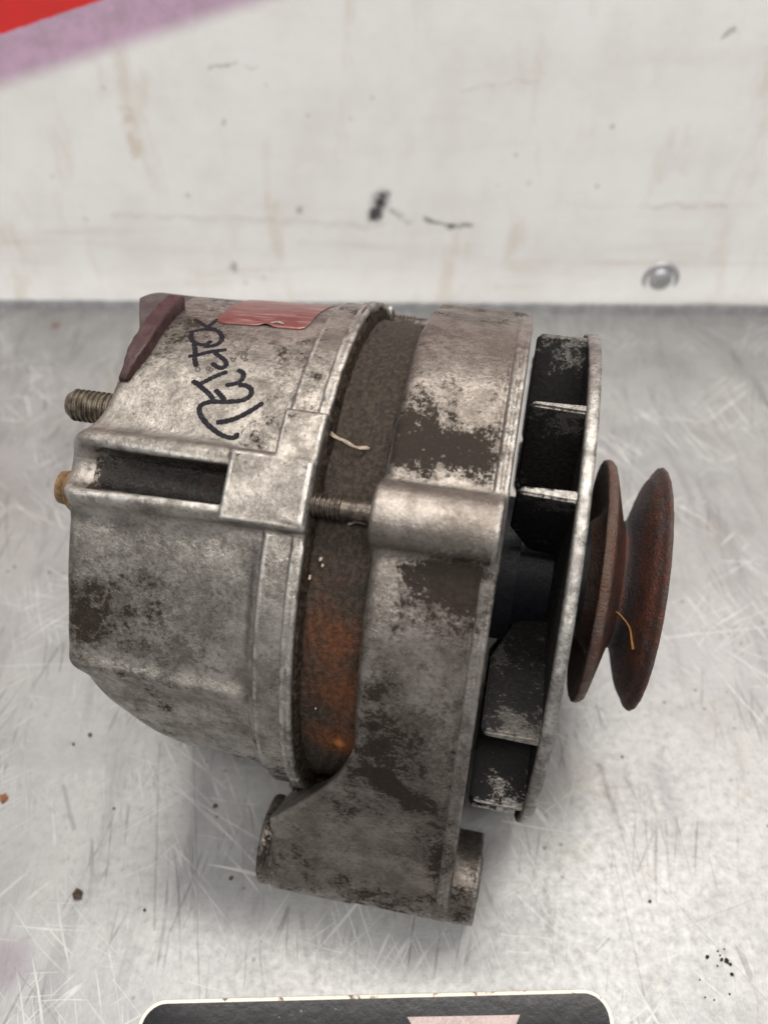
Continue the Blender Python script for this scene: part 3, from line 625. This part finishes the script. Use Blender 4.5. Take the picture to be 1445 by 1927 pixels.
circ = lambda cx, cy, r_: [(cx+r_*math.cos(a), cy+r_*math.sin(a)) for a in np.linspace(0, 2*math.pi, 13)]
for L in ([(735, 398), (770, 396), (772, 412)], circ(750, 414, 14), [(762, 428), (776, 434), (748, 440)], [(704, 415), (690, 442), (672, 418), (700, 428)], circ(478, 482, 13), circ(540, 478, 10), circ(556, 484, 10)):
    ribbon('stamped_mark', cr(L), 0.34, 0.05, M['stamp'], rear, 10*len(L), False)
# red foil label
V = []; F = []; OFF = []; na, nb = 36, 20
P00, P10 = on_cyl(413, 600, 61.7), on_cyl(588, 624, 61.7)
for i in range(na):
    fx = i/(na-1)
    for j in range(nb):
        fy = j/(nb-1); s = -48.4+(22.4)*fx+0.9*fy
        cxn = min(fx, 1-fx)*22.4; rr_ = 2.4; inset = (rr_-math.sqrt(max(rr_*rr_-(rr_-min(cxn, rr_))**2, 0)))/61*57.3
        lo = 80.0-inset+(0.7*math.exp(-((fx-.55)/.06)**2)*-1); hi = 52+inset
        ph = math.radians(lo+(hi-lo)*fy); curl = 0.45*math.exp(-((fx-.56)/.07)**2)*math.exp(-fy*14)
        V.append((s, 61.7*math.cos(ph), 61.7*math.sin(ph))); OFF.append(0.16+curl)
for i in range(na-1):
    for j in range(nb-1): F.append((i*nb+j, i*nb+j+1, (i+1)*nb+j+1, (i+1)*nb+j))
V = on_rear(V, np.array(OFF))[0]; me = from_np('label_sticker', V, F); recalc(me); lab = link('label_sticker', me, M['label'], rear); lab['label'] = 'worn faded red foil label'
md = lab.modifiers.new('s', 'SOLIDIFY'); md.thickness = 0.00014; md.offset = 0
ribbon('torn_foil', [(505, 613), (515, 611), (526, 611), (535, 615)], 0.8, 0.42, M['foil'], rear, 16)

# fan
fan_prof = rounded([(38.7, 12), (38.7, 60.2), (38.2, 61.6), (38.3, 62.6), (39.0, 63.1), (40.6, 63.1), (41.2, 62.6), (41.2, 12)], 1)
def fwob(s, t): return (0.10*math.sin(37*t)+0.07*math.sin(83*t+s)) if s > 37 else 0
def fan_attr(me, k0):
    P = np.array([v.co[:] for v in me.vertices])/MM; r = np.hypot(P[:, 1], P[:, 2]); g = np.full(len(P), k0); g = g-0.42*np.exp(-((r-63.2)/1.0)**2); add_attr(me, 'grime', g)
me = lathe('fan', fan_prof, 360, fwob); fan_attr(me, 0.2); fan = link('fan', me, M['fan'], alt, smooth=False); fan['label'] = 'grey fan disc with dark blades'
def blade_mesh(th=1.6):
    P = [(39.2, 22), (32.5, 22.5), (30.8, 24), (26.4, 38), (26.4, 60.4), (26.8, 61.6), (27.9, 62.1), (39.2, 62.1)]
    V = []; n = len(P)
    for sd in (-1, 1):
        for s, r in P:
            w = th/2*(1+0.55*max(0, (s-36.2)/3)); V.append((s, r, sd*w))
    F = [list(range(n))[::-1], [n+i for i in range(n)]]+[(i, (i+1) % n, n+(i+1) % n, n+i) for i in range(n)]
    me = from_np('blade', V, F); recalc(me)
    bm = bmesh.new(); bm.from_mesh(me); bmesh.ops.triangulate(bm, faces=[f for f in bm.faces if len(f.verts) > 4]); bmesh.ops.subdivide_edges(bm, edges=bm.edges, cuts=2, use_grid_fill=True); bm.to_mesh(me); bm.free(); 
    bm = bmesh.new(); bm.from_mesh(me); bmesh.ops.bevel(bm, geom=[e for e in bm.edges if len(e.link_faces) == 2 and e.calc_face_angle(0) > 0.7], offset=0.5*MM, segments=2, affect='EDGES'); bm.to_mesh(me); bm.free(); auto_smooth(me, 60)
    P = np.array([v.co[:] for v in me.vertices])/MM; g = 0.30-0.42*np.exp(-((P[:, 1]-62.2)/0.9)**2); add_attr(me, 'grime', g); return me
bl = blade_mesh(); bl.materials.append(M['blade']); bl2 = bl.copy(); bl2.attributes['grime'].data.foreach_set('value', [a.value-0.07 for a in bl.attributes['grime'].data])
for i, p in enumerate((62, 94.6, 114.4, 163.2, 190, 214, 246, 268, 298, 322, 350, 28)):
    o = bpy.data.objects.new('blade', bl2 if i in (3, 7) else bl); COL.objects.link(o); o.parent = fan; o.rotation_euler = (math.radians(p), 0, 0)
link('shaft_spacer', lathe('shaft_spacer', [(24, 9), (24, 19), (30, 19), (30, 15), (48, 15), (48, 9)], 64), M['blue_black'], alt, smooth=False)

# pulley: two dished sheet-metal flanges meeting in a V
pp = [(46.0, 9), (46.0, 14), (51.6, 19), (49.8, 27), (48.6, 30.0), (48.3, 31.2), (48.8, 31.9), (50.0, 31.8), (50.9, 31.2), (51.2, 30.2), (52.2, 27), (54.4, 19.5), (55.2, 16.8), (56.4, 16.6), (57.4, 18.5), (59.6, 26.2), (60.5, 28.3), (61.6, 29.6), (62.3, 31.2), (62.9, 31.75), (63.6, 31.4), (63.6, 30.4), (62.6, 28.0), (61.4, 25.2), (59.0, 17), (58.6, 9)]
me = lathe('pulley', rounded(pp, 1), 200, lambda s, t: (0.10*math.sin(31*t+s)+0.07*math.sin(67*t)+random.uniform(-.05, .05)) if (s < 52 or s > 61) else 0)
pul = link('pulley', me, M['pulley'], alt, smooth=False); pul['label'] = 'dark red-brown rusted V-belt pulley'
link('shaft', lathe('shaft', [(20, .05), (20, 8.5), (58.5, 8.5), (59.2, 7.8), (59.2, .05)], 40, close=False), M['steel'], pul, smooth=False)
link('nut', lathe('nut', [(56.5, 8), (56.5, 12.5), (59.6, 12.5), (60.2, 11.8), (60.2, 8)], 6), M['steel'], pul, smooth=False)
link('bushing', lathe('bushing', [(-26.0, 3.6), (-26.0, 5.7), (32.4, 5.7), (32.4, 3.6)], 40, center=LC), M['bush'], front, smooth=False)

# fluff and fibres caught on the core and pulley
def fluff(pix, R, lift, rad, mat, parent, n=1):
    for k in range(n):
        pts = []
        for i, (x, y) in enumerate(pix):
            p = on_cyl(x+random.uniform(-4, 4)*(n > 1), y+random.uniform(-3, 3)*(n > 1), R+lift*math.sin(3.0*i/(len(pix)-1))+random.uniform(0, .3)); pts.append(p)
        link('fibre', tube('fibre', spline(pts, 24), rad, 5), mat, parent)
fluff([(620, 785), (616, 808), (630, 822), (655, 832), (672, 843), (692, 842)], 60.9, 1.2, 0.10, M['fibre'], core, 7)
fluff([(655, 985), (672, 981), (690, 986)], 60.8, 0.4, 0.10, M['fibre'], core, 6)
for x, y, z_ in ((583, 1086, .5), (604, 1052, .5), (607, 1064, .4), (594, 1333, .25)):
    bm = bmesh.new(); bmesh.ops.create_icosphere(bm, subdivisions=2, radius=z_*MM)
    for v in bm.verts: v.co *= random.uniform(.5, 1.3)
    me = bpy.data.meshes.new('lint'); bm.to_mesh(me); bm.free(); o = link('lint', me, M['fibre'], core); o.scale = (.7, 1.3, .5); o.location = tuple(on_cyl(x, y, 60.5)*MM)
def fluff3(P, rad, mat, parent): link('fibre', tube('fibre', spline(P, 30), rad, 6), mat, parent)
gp = lambda s, phi, R: (s, *pol(phi, R))
fluff3([gp(53.6, 148, 20.5), gp(54.5, 150, 18.5), gp(56, 153, 18.2), gp(58, 156, 21.5), gp(58.8, 161, 24.2), gp(59.3, 164, 25.8)], lambda t: 0.2+0.35*max(0, t-0.55), M['ofibre'], pul)

# ------------------------------------------------------------------ black plate in front
def rrect(w, d, r, n=8):
    P = []
    for cx, cy, a0 in ((w/2-r, d/2-r, 0), (-w/2+r, d/2-r, 90), (-w/2+r, -d/2+r, 180), (w/2-r, -d/2+r, 270)):
        for i in range(n+1):
            a = math.radians(a0+90*i/n); P.append((cx+r*math.cos(a), cy+r*math.sin(a)))
    return P
def slab(name, P, z0, z1, bev=0.0):
    n = len(P); me = from_np(name, [(x, y, z0) for x, y in P]+[(x, y, z1) for x, y in P], [list(range(n))[::-1], [n+i for i in range(n)]]+[(i, (i+1) % n, n+(i+1) % n, n+i) for i in range(n)])
    if bev: bevel_mesh(me, bev, 2)
    else: auto_smooth(me, 40)
    return me
plate = bpy.data.objects.new('name_plate', None); COL.objects.link(plate); plate['label'] = 'black rounded plate with chipped cream rim lying flat before the alternator'; plate['category'] = 'plate'
a, b = on_table(268, 1884), on_table(1142, 1862); w_ = float(np.hypot(*(b-a)[:2])); PD = 76
mid = (a+b)/2; tilt = math.atan2(b[1]-a[1], b[0]-a[0])
plate.location = (mid[0]*MM+math.sin(tilt)*PD/2*MM, mid[1]*MM-PD/2*MM, 0); plate.rotation_euler = (0, 0, tilt)
me = slab('rim', rrect(w_, PD, 6.5), 0.0, 1.1, 0.35); link('rim', me, M['rim'], plate, smooth=False)
me = slab('face', rrect(w_-1.9, PD-1.9, 5.6), 1.0, 1.16); link('face', me, M['plate'], plate, smooth=False)
def to_plate(p):
    d = p-np.array([plate.location[0], plate.location[1], 0])/MM; c_, s_ = math.cos(tilt), math.sin(tilt); return (d[0]*c_+d[1]*s_, -d[0]*s_+d[1]*c_)
t0, t1 = to_plate(on_table(766, 1916)), to_plate(on_table(977, 1912))
me = slab('emblem', [t0, ((t0[0]+t1[0])/2, t0[1]-24), t1], 1.1, 1.2); recalc(me); link('emblem', me, M['emblem'], plate, smooth=False)

# ------------------------------------------------------------------ crumbs of dirt on the sheet
def crumb(x, y, size, label, mat, flat=0.6, group=None):
    bm = bmesh.new(); bmesh.ops.create_icosphere(bm, subdivisions=2, radius=size*MM/2)
    for v in bm.verts: v.co *= random.uniform(0.72, 1.2); v.co.z *= flat; v.co.x *= 1.15
    z = min(v.co.z for v in bm.verts)
    for v in bm.verts: v.co.z -= z
    me = bpy.data.meshes.new('dirt_crumb'); bm.to_mesh(me); bm.free(); auto_smooth(me, 30)
    o = link('dirt_crumb', me, mat, smooth=False); p = on_table(x, y)*MM; o.location = (p[0], p[1], 0); o.rotation_euler = (0, 0, random.uniform(0, 6))
    o['label'] = label; o['category'] = 'dirt crumb'
    if group: o['group'] = group
crumb(148, 1684, 2.7, 'largest brown crumb of dirt lying alone on the scratched metal', M['crumb'])
crumb(8, 1503, 2.6, 'reddish rust flake lying on the metal sheet', M['rustchip'], 0.35)
G = ('tiny dark speck of grit lying alone on the bare metal sheet', M['crumb'], 0.6, 'grit specks on the sheet')
for x, y, s in ((405, 1518, 1.3), (435, 1653, 1.1), (273, 1713, 0.8), (170, 1384, 1.2), (139, 1401, 0.9), (215, 1522, 0.7), (735, 1500, 0.7), (1222, 1697, 0.9), (395, 1400, 0.8), (1170, 1425, 0.7)):
    crumb(x, y, s, *G)
G2 = ('tiny black grit grain in the cluster beside the black plate', M['black'], 0.6, 'black grit cluster')
for x, y, s in ((1330, 1801, .9), (1357, 1806, .8), (1366, 1809, 1.2), (1373, 1815, .8), (1376, 1834, .9), (1350, 1790, .5), (1362, 1786, .45), (1349, 1818, .45), (1354, 1798, .5), (1326, 1877, .45), (1343, 1882, .45), (1372, 1871, .5), (1316, 1844, .4)):
    crumb(x, y, s, *G2)
